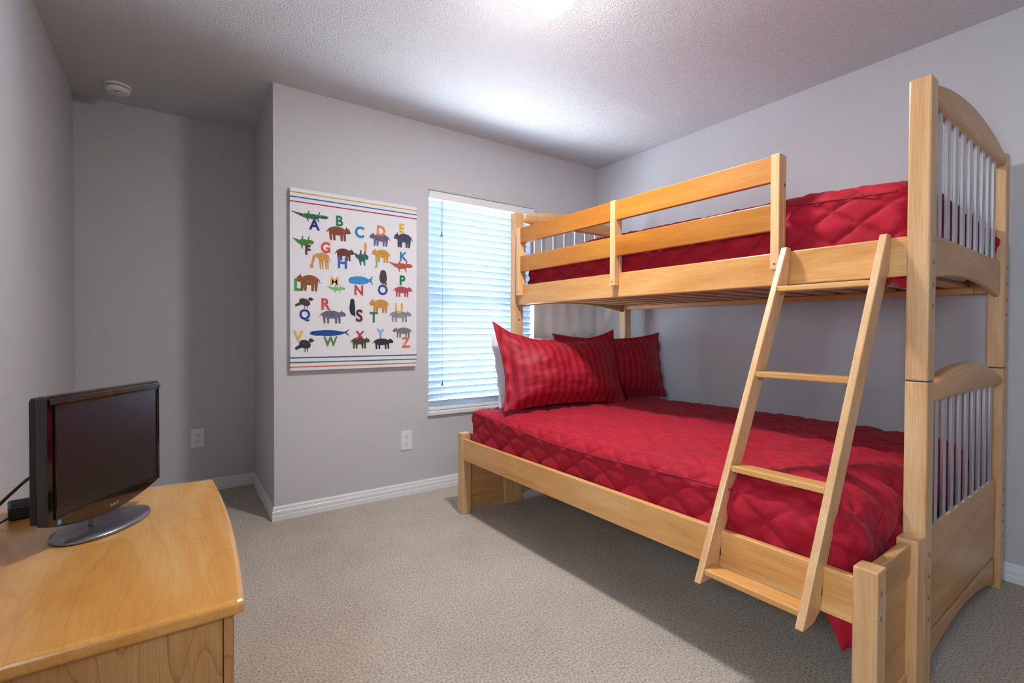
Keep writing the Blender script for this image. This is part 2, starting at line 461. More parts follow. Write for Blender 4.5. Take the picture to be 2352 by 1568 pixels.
# upper side rails and slats
for u0, nm in ((.012, 'upper_side_rail'), (WT + .016, 'upper_side_rail')):
    box(nm, u0, u0 + .024, PV, L_, 1.2326, 1.3516, W_Y, bed, .004)
for u0 in (.036, WT - .014):
    box('slat_cleat', u0, u0 + .030, PV + .04, L_ - .02, 1.2335, 1.259, W_Y, bed, .002)
for v in (.64, 1.161, 1.422, 1.65, 1.912):
    o = obj('screw', BOLT, plain('dark', (0, 0, 0, 1)) if False else None, bed); o.location = (WT - .0145, v, 1.245); o.scale = (.5, .5, .5); o.rotation_euler = (0, 0, -math.pi / 2)
slm = bmesh.new(); add_box(slm, .037, WT + .015, -.035, .035, 1.2595, 1.2755, .002, 1)
SLAT = bm_mesh('support_slat', slm); SLAT.materials.append(W_X)
for k in range(15):
    o = obj('support_slat', SLAT, None, bed); o.location = (0, .15 + .1255 * k, 0)

# guard rail
GV = ((.416, .447), (1.188, 1.220), (1.962, 1.992))
for v0, v1 in GV:
    bm = bmesh.new(); add_box(bm, -.022, .0115, v0, v1, 1.287, 1.698, .003, 2); add_box(bm, .0113, .031, v0 + .0005, v1 - .0005, 1.3525, 1.697, .002, 1)
    g = obj('guard_post', bm_mesh('guard_post', bm), W_Z, bed)
    bolt(g, -.0225, (v0 + v1) / 2, 1.308, -math.pi / 2).scale = (.62, .62, .62)
bolt(bed, .014, .416, 1.590)
bolt(bed, .020, 1.962, 1.56)
for (a0_, a1_), (b0_, b1_) in zip(GV, GV[1:]):
    box('guard_slat', -.012, .010, a1_ - .002, b0_ + .002, 1.603, 1.697, W_G, bed, .003)
    box('guard_slat', -.012, .010, a1_ - .002, b0_ + .002, 1.429, 1.525, W_G, bed, .003)

# full-width extension of the lower bunk
E_ = .3738; ZE = .4715
for iv, v0 in enumerate((0, L_)):
    lg = box('extension_leg', -E_, -E_ + .060, v0, v0 + PV, 0, ZE, W_Z, bed, .004)
    ig = box('extension_inner_leg', -.067, -.002, v0, v0 + PV - .003, 0, ZE, W_Z, bed, .004)
    box('extension_top_board', -E_ + .060, -.067, v0 + .016, v0 + .042, .376, .461, W_X, bed, .003)
    box('extension_panel', -E_ + .060, -.067, v0 + .026, v0 + .038, .088, .376, W_X, bed, 0)
    box('extension_foot_board', -E_ + .060, -.067, v0 + .020, v0 + .042, .012, .088, W_X, bed, .003)
    if iv == 0:
        for z in (.416, .353): bolt(lg, -.354, v0, z)
box('lower_side_rail', -.368, -.344, PV, L_, .318, .440, W_Y, bed, .003)
box('lower_side_rail', WT + .016, WT + .040, PV, L_, .318, .440, W_Y, bed, .003)
for u0 in (-.344, WT - .014):
    box('slat_cleat', u0, u0 + .030, PV + .04, L_ - .02, .319, .345, W_Y, bed, .002)
sl2 = bmesh.new(); add_box(sl2, -.343, WT + .015, -.045, .045, .3455, .362, .002, 1)
SLAT2 = bm_mesh('lower_support_slat', sl2); SLAT2.materials.append(W_X)
for k in range(10):
    o = obj('lower_support_slat', SLAT2, None, bed); o.location = (0, .16 + .19 * k, 0)

# ------------------------------------------------------------------ ladder
lad = empty('bunk_ladder', (BO[0], BO[1], 0), BA, 'slanted maple ladder with four flat rungs leaning on the bunk bed', 'ladder')
def front_u(z): return -.020 - .434 * (1.362 - z)
def shift_v(z): return .030 * (1.362 - z) / 1.06        # the ladder hangs slightly askew
DW = .070
def stringer(v1):
    """side plate; v1: near (-v) face at the top"""
    zt, zb = 1.362, .302
    back = lambda z: front_u(z) + DW
    uc = .0105                                        # vertical cut against the upper rail
    zc = 1.362 - ((-.020 + DW) - uc) / .434
    ub = -.3695; 
    zlo = 1.362 - ((-.020 + DW) - ub) / .434          # where the back would meet the lower rail
    poly = [(front_u(zt), zt), (uc, zt), (uc, zc)]
    poly += [(ub, zlo), (ub - .006, zlo - .02), (ub - .012, zb + .02), (front_u(zb) + .058, zb), (front_u(zb), zb)]
    bm = bmesh.new(); add_prism(bm, poly, 'y', v1, v1 + .021, .003, 2)
    for v in bm.verts: v.co.y += shift_v(v.co.z)
    return obj('stringer', bm_mesh('stringer', bm), W_Z, lad)
VL, VR = .388, .096
for v1 in (VL, VR):
    s = stringer(v1)
    bm = bmesh.new(); add_box(bm, .0108, .0118, v1 + .004, v1 + .017, 1.285, 1.345)
    obj('rubber_pad', bm_mesh('rubber_pad', bm), M_DARK, s)
    bm = bmesh.new(); add_box(bm, -.3692, -.3682, v1 + .030, v1 + .044, .36, .436)
    obj('rubber_pad', bm_mesh('rubber_pad', bm), M_DARK, s)
for zt in (1.221, .934, .640, .344):
    f = front_u(zt - .009) + .004; sv = shift_v(zt)
    r = box('rung', f, f + .060, VR + .021 + sv, VL + sv, zt - .018, zt, W_Y, lad, .003)
    for vv in (VL + sv - .004, VR + sv + .025):
        b_ = lathe('screw', [(0, -.004), (.005, -.004), (.006, 0), (0, 0)], M_BOLT, r, 10, (f + .02, vv - (.004 if vv > .2 else -.004), zt - .024))

# ------------------------------------------------------------------ quilts and mattresses
def sstep(a, b, x):
    t = min(1, max(0, (x - a) / (b - a))); return t * t * (3 - 2 * t)

def quilt_h(a, b, da=.16, db=.13):
    x = a / da + b / db; y = a / da - b / db
    d = min(abs(x - round(x)), abs(y - round(y))) / math.sqrt(1 / da ** 2 + 1 / db ** 2)
    return .45 * (abs(math.sin(math.pi * x)) * abs(math.sin(math.pi * y))) ** .5 + .55 * (1 - math.exp(-d / .009))

def soft_box(name, lo, hi, rfun, step, disp, mat, parent=None, bottom=False):
    """rounded, displaced cover: a dense box skin, edges rounded by rfun(u,v), offset by disp(p,n)."""
    (x0, y0, z0), (x1, y1, z1) = lo, hi
    nx, ny, nz = [max(2, int(round((b - a) / step))) for a, b in zip(lo, hi)]
    index, verts, faces = {}, [], []
    def vid(i, j, k):
        key = (i, j, k)
        if key not in index:
            index[key] = len(verts); verts.append((x0 + (x1 - x0) * i / nx, y0 + (y1 - y0) * j / ny, z0 + (z1 - z0) * k / nz))
        return index[key]
    for i in range(nx):
        for j in range(ny):
            faces.append((vid(i, j, nz), vid(i + 1, j, nz), vid(i + 1, j + 1, nz), vid(i, j + 1, nz)))
            if bottom: faces.append((vid(i, j + 1, 0), vid(i + 1, j + 1, 0), vid(i + 1, j, 0), vid(i, j, 0)))
    for k in range(nz):
        for i in range(nx):
            faces.append((vid(i, 0, k), vid(i + 1, 0, k), vid(i + 1, 0, k + 1), vid(i, 0, k + 1)))
            faces.append((vid(i + 1, ny, k), vid(i, ny, k), vid(i, ny, k + 1), vid(i + 1, ny, k + 1)))
        for j in range(ny):
            faces.append((vid(0, j + 1, k), vid(0, j, k), vid(0, j, k + 1), vid(0, j + 1, k + 1)))
            faces.append((vid(nx, j, k), vid(nx, j + 1, k), vid(nx, j + 1, k + 1), vid(nx, j, k + 1)))
    out = []
    for (x, y, z) in verts:
        r = rfun(x, y)
        cx = min(max(x, x0 + r), x1 - r); cy = min(max(y, y0 + r), y1 - r); cz = min(z, z1 - r)
        d = Vector((x - cx, y - cy, z - cz))
        if d.length < 1e-6:
            d = Vector((0, 0, 1)); p = Vector((x, y, z))
        else:
            p = Vector((cx, cy, cz)) + d.normalized() * r; d.normalize()
        out.append(disp(p, d))
    return obj(name, mesh_from(name, out, faces, True), mat, parent)

def lower_disp(p, n):
    top, side, end = max(n.z, 0), abs(n.x), abs(n.y)
    h = .013 * (.7 * top * quilt_h(p.y, p.x, .17, .15) + side * quilt_h(p.y + .03, p.z, .165, .125) + end * quilt_h(p.x, p.z, .165, .125))
    w = noise.noise(Vector((p.x * 9, p.y * 5, p.z * 9))) * .006 + noise.noise(Vector((p.x * 26 + p.y * 9, p.y * 16 - p.x * 6, p.z * 22))) * .0028
    w += .0022 * noise.noise(Vector((p.x * 70, p.y * 42, p.z * 60)))
    near = 1 - sstep(.15, .75, p.y)
    w += near * .006 * math.sin(40 * (p.x * .55 + p.y * .9) + 5 * noise.noise(p * 4))
    fine = top * sstep(.15, .5, p.x) * .0016 * math.sin(2 * math.pi * p.x / .030)
    q = p + n * (h + w + fine - .010)
    crown = math.sin(math.pi * min(1, max(0, (p.x + .34) / 1.34))) ** .6 * math.sin(math.pi * min(1, max(0, (p.y - .06) / 1.94))) ** .35
    q.z += top * (.032 * crown) 
    sag = math.sin(math.pi * min(1, max(0, (p.y - .05) / 1.95)))
    q.z -= .022 * sag * max(0, 1 - (p.x + .34) / .35) * sstep(.45, .62, p.z)
    q.x -= near * .012 * side * (n.x < 0) * sstep(.42, .55, p.z)
    return q

def bed_thing(o, label, cat, group=None):
    o.location = (BO[0], BO[1], 0); o.rotation_euler = (0, 0, BA)
    return tag(o, label, cat, group)

mt = box('mattress', -.295, .960, .11, 1.955, .3625, .535, M_SHEET, None, .03, 3)
bed_thing(mt, 'white full size mattress on the lower bunk under the crimson quilt', 'mattress')
LQ = soft_box('quilt', (-.336, .062, .40), (.998, 1.998, .612),
              lambda u, v: .028 + .045 * sstep(2.0, 1.5, v) + .05 * sstep(.7, .15, v), .0072, lower_disp, M_QUILT)
bed_thing(LQ, 'crimson diamond quilted spread covering the wide lower bunk', 'quilt')
# piping seam along the front and the far end of the lower quilt
def lower_seam(v):
    return .596 - .046 * sstep(1.95, 1.2, v) + .016 * sstep(1.0, .4, v)
pts = [(-.338 + .006 * noise.noise(Vector((v * 6, 0, 0))), v, lower_seam(v)) for v in np.linspace(1.975, .40, 110)]
tube('piping', pts, .0035, M_PIPE, LQ, 6)
# corner of the spread hanging below the near end of the rail
def flap(name, o_parent, corners, amp, mat, nu=14, nv=14):
    a, b, c, d = [Vector(q) for q in corners]    # a-b top edge, d-c bottom edge
    V, Fc = [], []
    for side in (0, 1):
        for j in range(nv + 1):
            for i in range(nu + 1):
                s, t = i / nu, j / nv
                p = (a * (1 - s) + b * s) * (1 - t) + (d * (1 - s) + c * s) * t
                p.x += amp * math.sin(s * 9 + t * 2) * (.3 + t) + side * .006
                p.z += .008 * math.sin(s * 14) * t
                V.append(p)
    S = (nu + 1) * (nv + 1)
    for side in (0, 1):
        for j in range(nv):
            for i in range(nu):
                q = [side * S + j * (nu + 1) + i, side * S + j * (nu + 1) + i + 1, side * S + (j + 1) * (nu + 1) + i + 1, side * S + (j + 1) * (nu + 1) + i]
                Fc.append(tuple(q if side else reversed(q)))
    rim = [i for i in range(nu + 1)] + [j * (nu + 1) + nu for j in range(1, nv + 1)] + [nv * (nu + 1) + i for i in range(nu - 1, -1, -1)] + [j * (nu + 1) for j in range(nv - 1, 0, -1)]
    for k in range(len(rim)):
        p, q = rim[k], rim[(k + 1) % len(rim)]
        Fc.append((p, q, q + S, p + S))
    return obj(name, mesh_from(name, V, Fc, True), mat, o_parent)
flap('hanging_corner', LQ, [(-.325, .20, .40), (-.325, .062, .40), (-.31, .062, .205), (-.30, .115, .215)], .008, M_QUILT)

def upper_disp(p, n):
    top, side, end = max(n.z, 0), abs(n.x), abs(n.y)
    h = .015 * (.45 * top * quilt_h(p.y, p.x, .17, .15) + side * quilt_h(p.y + .05, p.z + .02, .165, .115) + end * quilt_h(p.x, p.z, .17, .135))
    w = noise.noise(Vector((p.x * 8 + 3, p.y * 6, p.z * 9))) * .009 + noise.noise(Vector((p.x * 22, p.y * 18, p.z * 22))) * .004
    q = p + n * (h + w - .012)
    q.z += top * .040 * math.sin(math.pi * min(1, max(0, (p.x - .05) / .93))) ** .6 * (.8 + .2 * sstep(0, .5, p.y))
    q.z -= sstep(1.42, 1.54, p.z) * (.016 * (1 - sstep(.0, .5, p.y)) + .045 * sstep(1.45, 2.0, p.y))
    return q
mt2 = box('mattress', .075, .985, .10, 1.955, 1.2762, 1.48, M_SHEET, None, .03, 3)
bed_thing(mt2, 'white twin mattress on the upper bunk, its underside peeking out at the end rail', 'mattress')
UQ = soft_box('quilt', (.056, .060, 1.29), (1.006, 2.0, 1.553),
              lambda u, v: .05, .0072, upper_disp, M_QUILT)
bed_thing(UQ, 'crimson diamond quilted spread on the top bunk behind the guard rail', 'quilt')
pts = [(.047 + .004 * noise.noise(Vector((v * 6, 0, 5))), v, 1.520 - .03 * sstep(1.45, 2.0, v) - .02 * (1 - sstep(0, .5, v)) + .012 * noise.noise(Vector((v * 3, 2, 0)))) for v in np.linspace(1.97, .09, 110)]
tube('piping', pts, .003, M_PIPE, UQ, 6)
flap('hanging_corner', UQ, [(.06, .30, 1.33), (.06, .060, 1.33), (.06, .060, 1.205), (.06, .16, 1.225)], .004, M_QUILT)
flap('protruding_corner', UQ, [(.955, .058, 1.50), (.985, .060, 1.495), (.985, .012, 1.44), (.978, .030, 1.385)], .003, M_QUILT, 6, 8)

# ------------------------------------------------------------------ pillows
def pillow(name, W, Ht, Th, mat, flange, seed, tips=(.0, .0), loc=(0, 0, 0), yaw=0, lean=0, label='', group=None, sag=.05, roll=0):
    n, m_ = 56, 40
    V, Fc = [], []
    def point(s, t, sd):
        k = 1 - sag * (1 - t * t) ; kz = 1 - sag * 1.5 * (1 - s * s)
        x = W / 2 * s * k; z = Ht / 2 * t * kz
        if t > 0: z += (tips[0] * max(0, -s) ** 3 + tips[1] * max(0, s) ** 3) * t ** 3
        ss, tt = min(1, abs(s) / (1 - flange[0])), min(1, abs(t) / (1 - flange[1]))
        body = ((1 - ss ** 2.6) ** .62) * ((1 - tt ** 2.4) ** .62)
        y = sd * (Th / 2 * body * (1 + .12 * t * -1) + .0025)
        wr = noise.noise(Vector((s * 3.1 + seed, t * 2.6, sd))) * .014 + noise.noise(Vector((s * 8 + seed, t * 8, sd * 3))) * .006
        ang = math.atan2(t - math.copysign(1, t), s - math.copysign(1, s)); dd = math.hypot(abs(s) - 1, abs(t) - 1)
        wr += .006 * math.sin(ang * 16 + seed) * max(0, 1 - dd / .75) * body ** .3
        y += sd * wr * body ** .35
        if body < .02: y += .006 * math.sin(s * 17 + seed) * math.sin(t * 13 + seed)
        return (x, y, z)
    for sd in (-1, 1):
        for j in range(m_ + 1):
            for i in range(n + 1):
                V.append(point(-1 + 2 * i / n, -1 + 2 * j / m_, sd))
    S = (n + 1) * (m_ + 1)
    for q in (0, 1):
        for j in range(m_):
            for i in range(n):
                a = q * S + j * (n + 1) + i
                f = (a, a + 1, a + n + 2, a + n + 1)
                Fc.append(f if q == 0 else tuple(reversed(f)))
    rim = [i for i in range(n + 1)] + [j * (n + 1) + n for j in range(1, m_ + 1)] + [m_ * (n + 1) + i for i in range(n - 1, -1, -1)] + [j * (n + 1) for j in range(m_ - 1, 0, -1)]
    for k in range(len(rim)):
        p, q = rim[k], rim[(k + 1) % len(rim)]
        Fc.append((q, p, p + S, q + S))
    o = obj(name, mesh_from(name, V, Fc, True), mat)
    bmx = Matrix.Translation((BO[0], BO[1], 0)) @ Matrix.Rotation(BA, 4, 'Z')
    o.matrix_world = bmx @ Matrix.Translation(loc) @ Matrix.Rotation(yaw, 4, 'Z') @ Matrix.Rotation(lean, 4, 'X') @ Matrix.Rotation(roll, 4, 'Y')
    return tag(o, label, 'pillow', group)
pillow('pillow', .84, .43, .21, M_SHAM, (.09, .09), 1.7, (.085, .045), (.125, 1.715, .835), -.165, -.30, 'crimson striped pillow in front, its pointed corner against the window blind', 'pillows on the lower bunk', .085)
pillow('pillow', .84, .42, .19, M_SHAM, (.06, .08), 6.2, (.02, .03), (.61, 1.785, .830), -.22, -.18, 'crimson striped pillow nearest the wall, half behind the front one', 'pillows on the lower bunk', .05)
pillow('pillow', .66, .42, .15, M_SHEET, (.02, .02), 9.1, (0.02, 0.02), (.10, 1.905, .830), -.02, -.22, 'white pillow standing behind the front crimson one', 'pillows on the lower bunk', .04)

# ------------------------------------------------------------------ window blind
m, nt, b = new_mat('white_blind_slat')
b.inputs['Base Color'].default_value = srgb(182, 202, 224); b.inputs['Roughness'].default_value = .45
tl = N(nt, 'ShaderNodeBsdfTranslucent'); tl.inputs['Color'].default_value = srgb(232, 242, 250)
ms = N(nt, 'ShaderNodeMixShader'); ms.inputs[0].default_value = .06
nt.links.new(b.outputs[0], ms.inputs[1]); nt.links.new(tl.outputs[0], ms.inputs[2]); nt.links.new(ms.outputs[0], nt.nodes['Material Output'].inputs['Surface'])
M_SLAT = m
bx0, bx1 = WX0 + .010, WX1 - .012
blind = empty('window_blind', ((bx0 + bx1) / 2, YW + .032, WZ0), 0, 'white two inch slatted blind, tilted shut, hanging in the window', 'blind')
hw = (bx1 - bx0) / 2
box('valance', -hw - .006, hw + .006, -.034, -.022, 1.955 - WZ0, 2.005 - WZ0, M_WHITE, blind, .003)
box('head_rail', -hw, hw, -.018, .022, 1.962 - WZ0, 2.000 - WZ0, M_WHITE, blind, .002)
sw, tilt = .050, math.radians(62)
V, Fc = [], []
NS = 8
for sd, off in ((0, 0), (1, .0026)):
    for x in (-hw, hw):
        for k in range(NS + 1):
            t = k / NS - .5
            camb = .0035 * (1 - (2 * t) ** 2)
            yy, zz = t * sw, camb + off
            # room edge (-y) up
            V.append((x, yy * math.cos(tilt) + zz * math.sin(tilt) * .0 + zz * math.sin(tilt), -yy * math.sin(tilt) + zz * math.cos(tilt)))
R1 = NS + 1
for k in range(NS):
    Fc.append((k, k + 1, R1 + k + 1, R1 + k)); Fc.append((2 * R1 + k + 1, 2 * R1 + k, 3 * R1 + k, 3 * R1 + k + 1))
    Fc.append((k + 1, k, 2 * R1 + k, 2 * R1 + k + 1)); Fc.append((R1 + k, R1 + k + 1, 3 * R1 + k + 1, 3 * R1 + k))
Fc.append((0, R1, 3 * R1, 2 * R1)); Fc.append((R1 - 1, 3 * R1 - 1, 4 * R1 - 1, 2 * R1 - 1))
sm = mesh_from('slat', V, Fc, True); sm.materials.append(M_SLAT)
zs = 1.930 - WZ0
while zs > .560 - WZ0:
    o = obj('slat', sm, None, blind); o.location = (0, .004, zs); zs -= .0452
box('bottom_rail', -hw, hw, -.022, .022, .512 + .020 - WZ0, .552 - WZ0, M_WHITE, blind, .003)
M_CORD = plain('blind_cord', srgb(205, 212, 218), .8)
for x in (-hw + .085, 0, hw - .085):
    for y in (-.020, .028):
        tube('ladder_cord', [(x, y, 1.962 - WZ0), (x, y, .545 - WZ0)], .0011, M_CORD, blind, 5)
M_TASSEL = plain('tassel', srgb(70, 80, 88), .5)
cx = (bx0 + bx1) / 2
for x, zb in ((1.480, 1.722), (1.487, .712)):
    tube('pull_cord', [(x - cx, -.026, 1.962 - WZ0), (x - cx, -.036, 1.940 - WZ0), (x - cx, -.036, zb - WZ0)], .0010, M_TASSEL, blind, 5)
    lathe('cord_tassel', [(0, .012), (.0035, .012), (.003, .002), (.0065, -.010), (.0065, -.016), (0, -.016)], M_TASSEL, blind, 12, (x - cx, -.036, zb - WZ0))

# ------------------------------------------------------------------ canvas print with the alphabet
cv = empty('canvas_print', (.910, YW - .001, .838), 0, 'tall white canvas print of coloured alphabet letters between striped borders', 'canvas print')
CX0, CX1, CZ0, CZ1, CD = .531, 1.289, .838, 1.871, .030
M_CANVAS = textured_paint('white_canvas', srgb(232, 232, 238), 700, .15, .85)
lc = lambda X, Z: (X - .910, Z - .838)
box('canvas', CX0 - .910, CX1 - .910, -CD, 0, 0, CZ1 - CZ0, M_CANVAS, cv, .003)
INK = {}
def ink(c):
    if c not in INK:
        m_, nt_, b_ = new_mat('ink'); base = srgb(*c); dk = tuple(v * .62 for v in base[:3]) + (1,)
        tc_ = N(nt_, 'ShaderNodeTexCoord'); n_ = noise_node(nt_, tc_.outputs['Object'], 60, 4, .6, .8)
        r_ = ramp(nt_, [(.32, dk), (.58, base)]); nt_.links.new(n_.outputs['Fac'], r_.inputs['Fac'])
        nt_.links.new(r_.outputs['Color'], b_.inputs['Base Color']); b_.inputs['Roughness'].default_value = .8
        INK[c] = m_
    return INK[c]
def flat(name, polys, c, y):
    V, Fc = [], []
    for P in polys:
        n0 = len(V); yy = y - .00002 * (n0 // 4); V += [(x, yy, z) for x, z in P]; Fc.append(tuple(range(n0, n0 + len(P))))
    return obj(name, mesh_from(name, V, Fc), ink(c), cv)
STR = [(1.8455, (222, 180, 80)), (1.8195, (40, 105, 175)), (1.7935, (185, 50, 80)), (.912, (35, 80, 150)), (.885, (30, 120, 85)), (.8595, (220, 115, 80))]
for z, c in STR:
    xs = np.linspace(CX0, CX1, 40); up = [(x - .91, z - .838 + .0035 + .0008 * noise.noise(Vector((x * 40, z, 0)))) for x in xs]
    dn = [(x - .91, z - .838 - .0035 + .0008 * noise.noise(Vector((x * 40, z, 5)))) for x in xs]
    V = [(x, -CD - .0004, zz) for x, zz in up] + [(x, -CD - .0004, zz) for x, zz in dn]
    k = len(up); Fc = [(i, i + 1, k + i + 1, k + i) for i in range(k - 1)]
    n0 = len(V); xx = CX0 - .910 - .0004
    V += [(xx, -CD, up[0][1]), (xx, 0, up[0][1]), (xx, 0, dn[0][1]), (xx, -CD, dn[0][1])]; Fc.append((n0, n0 + 1, n0 + 2, n0 + 3))
    obj('stripe', mesh_from('stripe', V, Fc), ink(c), cv)

LET = {'A': (.661, 1.676, .064), 'B': (.802, 1.715, .062), 'C': (.920, 1.664, .069), 'D': (1.053, 1.688, .063), 'E': (1.188, 1.720, .061), 'F': (.626, 1.527, .056), 'G': (.722, 1.551, .063), 'H': (.818, 1.470, .066), 'I': (.955, 1.573, .058), 'J': (1.021, 1.485, .057), 'K': (1.200, 1.543, .055), 'L': (.573, 1.326, .068), 'M': (.772, 1.360, .053), 'N': (.915, 1.313, .061), 'O': (1.063, 1.323, .065), 'P': (1.192, 1.390, .062), 'Q': (.608, 1.154, .070), 'R': (.724, 1.222, .067), 'S': (.917, 1.159, .076), 'T': (1.006, 1.151, .065), 'U': (1.168, 1.211, .064), 'V': (.573, 1.035, .063), 'W': (.749, 1.004, .057), 'X': (.921, 1.039, .054), 'Y': (1.049, 1.052, .056), 'Z': (1.215, .994, .065)}
LCOL = {'A': (25, 50, 140), 'B': (10, 140, 80), 'C': (20, 140, 205), 'D': (240, 140, 90), 'E': (240, 195, 70), 'F': (90, 55, 50), 'G': (225, 70, 80), 'H': (60, 105, 200), 'I': (230, 165, 85), 'J': (120, 190, 110), 'K': (20, 125, 190), 'L': (60, 160, 70), 'M': (235, 185, 80), 'N': (200, 70, 70), 'O': (45, 75, 165), 'P': (10, 130, 90), 'Q': (25, 70, 165), 'R': (220, 85, 85), 'S': (90, 50, 60), 'T': (30, 130, 80), 'U': (235, 200, 75), 'V': (240, 195, 85), 'W': (90, 150, 75), 'X': (195, 50, 65), 'Y': (125, 190, 235), 'Z': (230, 125, 65)}

def text_mesh(txt, bold=.0):
    cu = bpy.data.curves.new('txt', 'FONT'); cu.body = txt; cu.offset = bold; cu.resolution_u = 4
    to = bpy.data.objects.new('txt', cu); COL.objects.link(to)
    dg = bpy.context.evaluated_depsgraph_get(); dg.update()
    me = bpy.data.meshes.new_from_object(to.evaluated_get(dg))
    bpy.data.objects.remove(to); bpy.data.curves.remove(cu)
    me.materials.clear()
    xs = [v.co.x for v in me.vertices]; ys = [v.co.y for v in me.vertices]
    return me, (min(xs), max(xs), min(ys), max(ys))
for ch, (X, Z, hh) in LET.items():
    me, (a0, a1, b0, b1) = text_mesh(ch, .012 if ch == 'M' else .03)
    s = hh / (b1 - b0); x, z = lc(X, Z)
    for v in me.vertices:
        px, py = v.co.x, v.co.y
        v.co = ((px - (a0 + a1) / 2) * s * .92 + x, -CD - .0022, (py - (b0 + b1) / 2) * s + z)
    me.name = 'letter'; obj('letter', me, ink(LCOL[ch]), cv)

# simple painted animal shapes beside the letters
def ell(cx_, cz_, rx, rz, n=18, a0=0):
    ca, sa = math.cos(a0), math.sin(a0)
    return [(cx_ + rx * math.cos(2 * math.pi * k / n) * ca - rz * math.sin(2 * math.pi * k / n) * sa, cz_ + rx * math.cos(2 * math.pi * k / n) * sa + rz * math.sin(2 * math.pi * k / n) * ca) for k in range(n)]
def bar(x0, z0, x1, z1, w0, w1):
    d = Vector((x1 - x0, z1 - z0)); d.normalize(); q = Vector((-d.y, d.x))
    return [(x0 + q.x * w0, z0 + q.y * w0), (x0 - q.x * w0, z0 - q.y * w0), (x1 - q.x * w1, z1 - q.y * w1), (x1 + q.x * w1, z1 + q.y * w1)]
def animal(kind, X, Z, w, h, c, flip=1):
    x, z = lc(X, Z); P = []
    A = lambda u, v: (x + flip * u * w, z + v * h)
    def E(u, v, ru, rv, a=0): P.append(ell(*A(u, v), ru * w, rv * h, 18, a * flip))
    def B(u0, v0, u1, v1, a, b): P.append(bar(*A(u0, v0), *A(u1, v1), a * h, b * h))
    if kind == 'quad':
        E(-.05, .1, .36, .27); E(.36, .14, .13, .17); E(.45, .07, .07, .08)
        B(.34, .25, .33, .40, .05, .02)
        for u in (-.32, -.18, .12, .25): B(u, 0, u + .02, -.48, .09, .06)
        B(-.38, .2, -.49, -.05, .035, .02)
    elif kind == 'tall':
        E(.12, .12, .26, .2); B(-.05, .2, -.28, .1, .10, .06); B(-.25, .14, -.34, -.3, .06, .05); E(-.36, -.36, .08, .1)
        for u in (.0, .1, .24, .32): B(u, 0, u + .02, -.48, .05, .025)
        B(.36, .15, .44, -.1, .02, .015)
    elif kind == 'bird':
        E(0, .05, .30, .28, -.4); E(.30, .30, .12, .14); B(.38, .30, .49, .24, .05, .005); B(-.2, -.05, -.48, -.25, .13, .08)
        B(0, -.2, .0, -.46, .03, .025); B(.12, -.18, .13, -.46, .03, .025)
    elif kind == 'owl':
        E(0, -.02, .38, .40); E(0, .30, .30, .2); B(.1, -.2, .3, -.48, .1, .05)
    elif kind == 'fish':
        E(-.05, 0, .40, .36); E(-.3, -.03, .19, .3); B(.28, 0, .42, .1, .16, .08); B(.40, .08, .49, .45, .10, .03); B(.40, .08, .49, -.35, .10, .03)
    elif kind == 'lizard':
        E(0, 0, .26, .2); E(.32, .05, .15, .14); B(-.2, 0, -.5, .22, .13, .02)
        for u, s_ in ((-.12, -1), (.15, -1), (.18, 1), (-.1, 1)): B(u, .05 * s_, u + .06, .40 * s_, .07, .03)
    o = flat('animal_shape', P, c, -CD - .0006)
    return o
AN = [('lizard', .642, 1.721, .207, .075, (50, 115, 75), 1), ('quad', .795, 1.645, .140, .098, (140, 80, 65), 1), ('quad', 1.047, 1.636, .130, .091, (110, 105, 140), -1), ('quad', 1.199, 1.649, .124, .105, (70, 75, 100), -1), ('lizard', .604, 1.568, .116, .091, (70, 140, 60), 1), ('tall', .692, 1.481, .130, .122, (215, 160, 90), 1), ('quad', .830, 1.524, .111, .084, (110, 65, 50), 1), ('lizard', .932, 1.510, .089, .116, (55, 105, 100), 1), ('quad', 1.055, 1.537, .118, .095, (215, 160, 75), -1), ('lizard', 1.184, 1.480, .162, .093, (190, 95, 80), 1), ('quad', .629, 1.345, .131, .107, (150, 90, 50), -1), ('lizard', .783, 1.314, .107, .060, (130, 195, 130), 1), ('fish', .926, 1.372, .150, .070, (60, 150, 215), 1), ('owl', 1.066, 1.399, .065, .095, (80, 70, 75), 1), ('quad', 1.193, 1.321, .126, .078, (185, 85, 100), 1), ('bird', .608, 1.225, .105, .071, (75, 60, 60), 1), ('quad', .761, 1.152, .150, .089, (115, 110, 135), 1), ('owl', .876, 1.206, .046, .109, (25, 50, 65), 1), ('quad', 1.044, 1.225, .128, .099, (210, 155, 80), -1), ('quad', 1.175, 1.163, .150, .084, (150, 150, 165), 1), ('bird', .609, .984, .108, .087, (50, 60, 60), 1), ('fish', .745, 1.053, .227, .049, (30, 75, 155), 1), ('quad', .921, .997, .118, .080, (85, 75, 60), 1), ('quad', 1.064, .991, .133, .078, (50, 45, 60), 1), ('quad', 1.194, 1.061, .131, .076, (130, 130, 140), -1)]
for a_ in AN: animal(*a_)

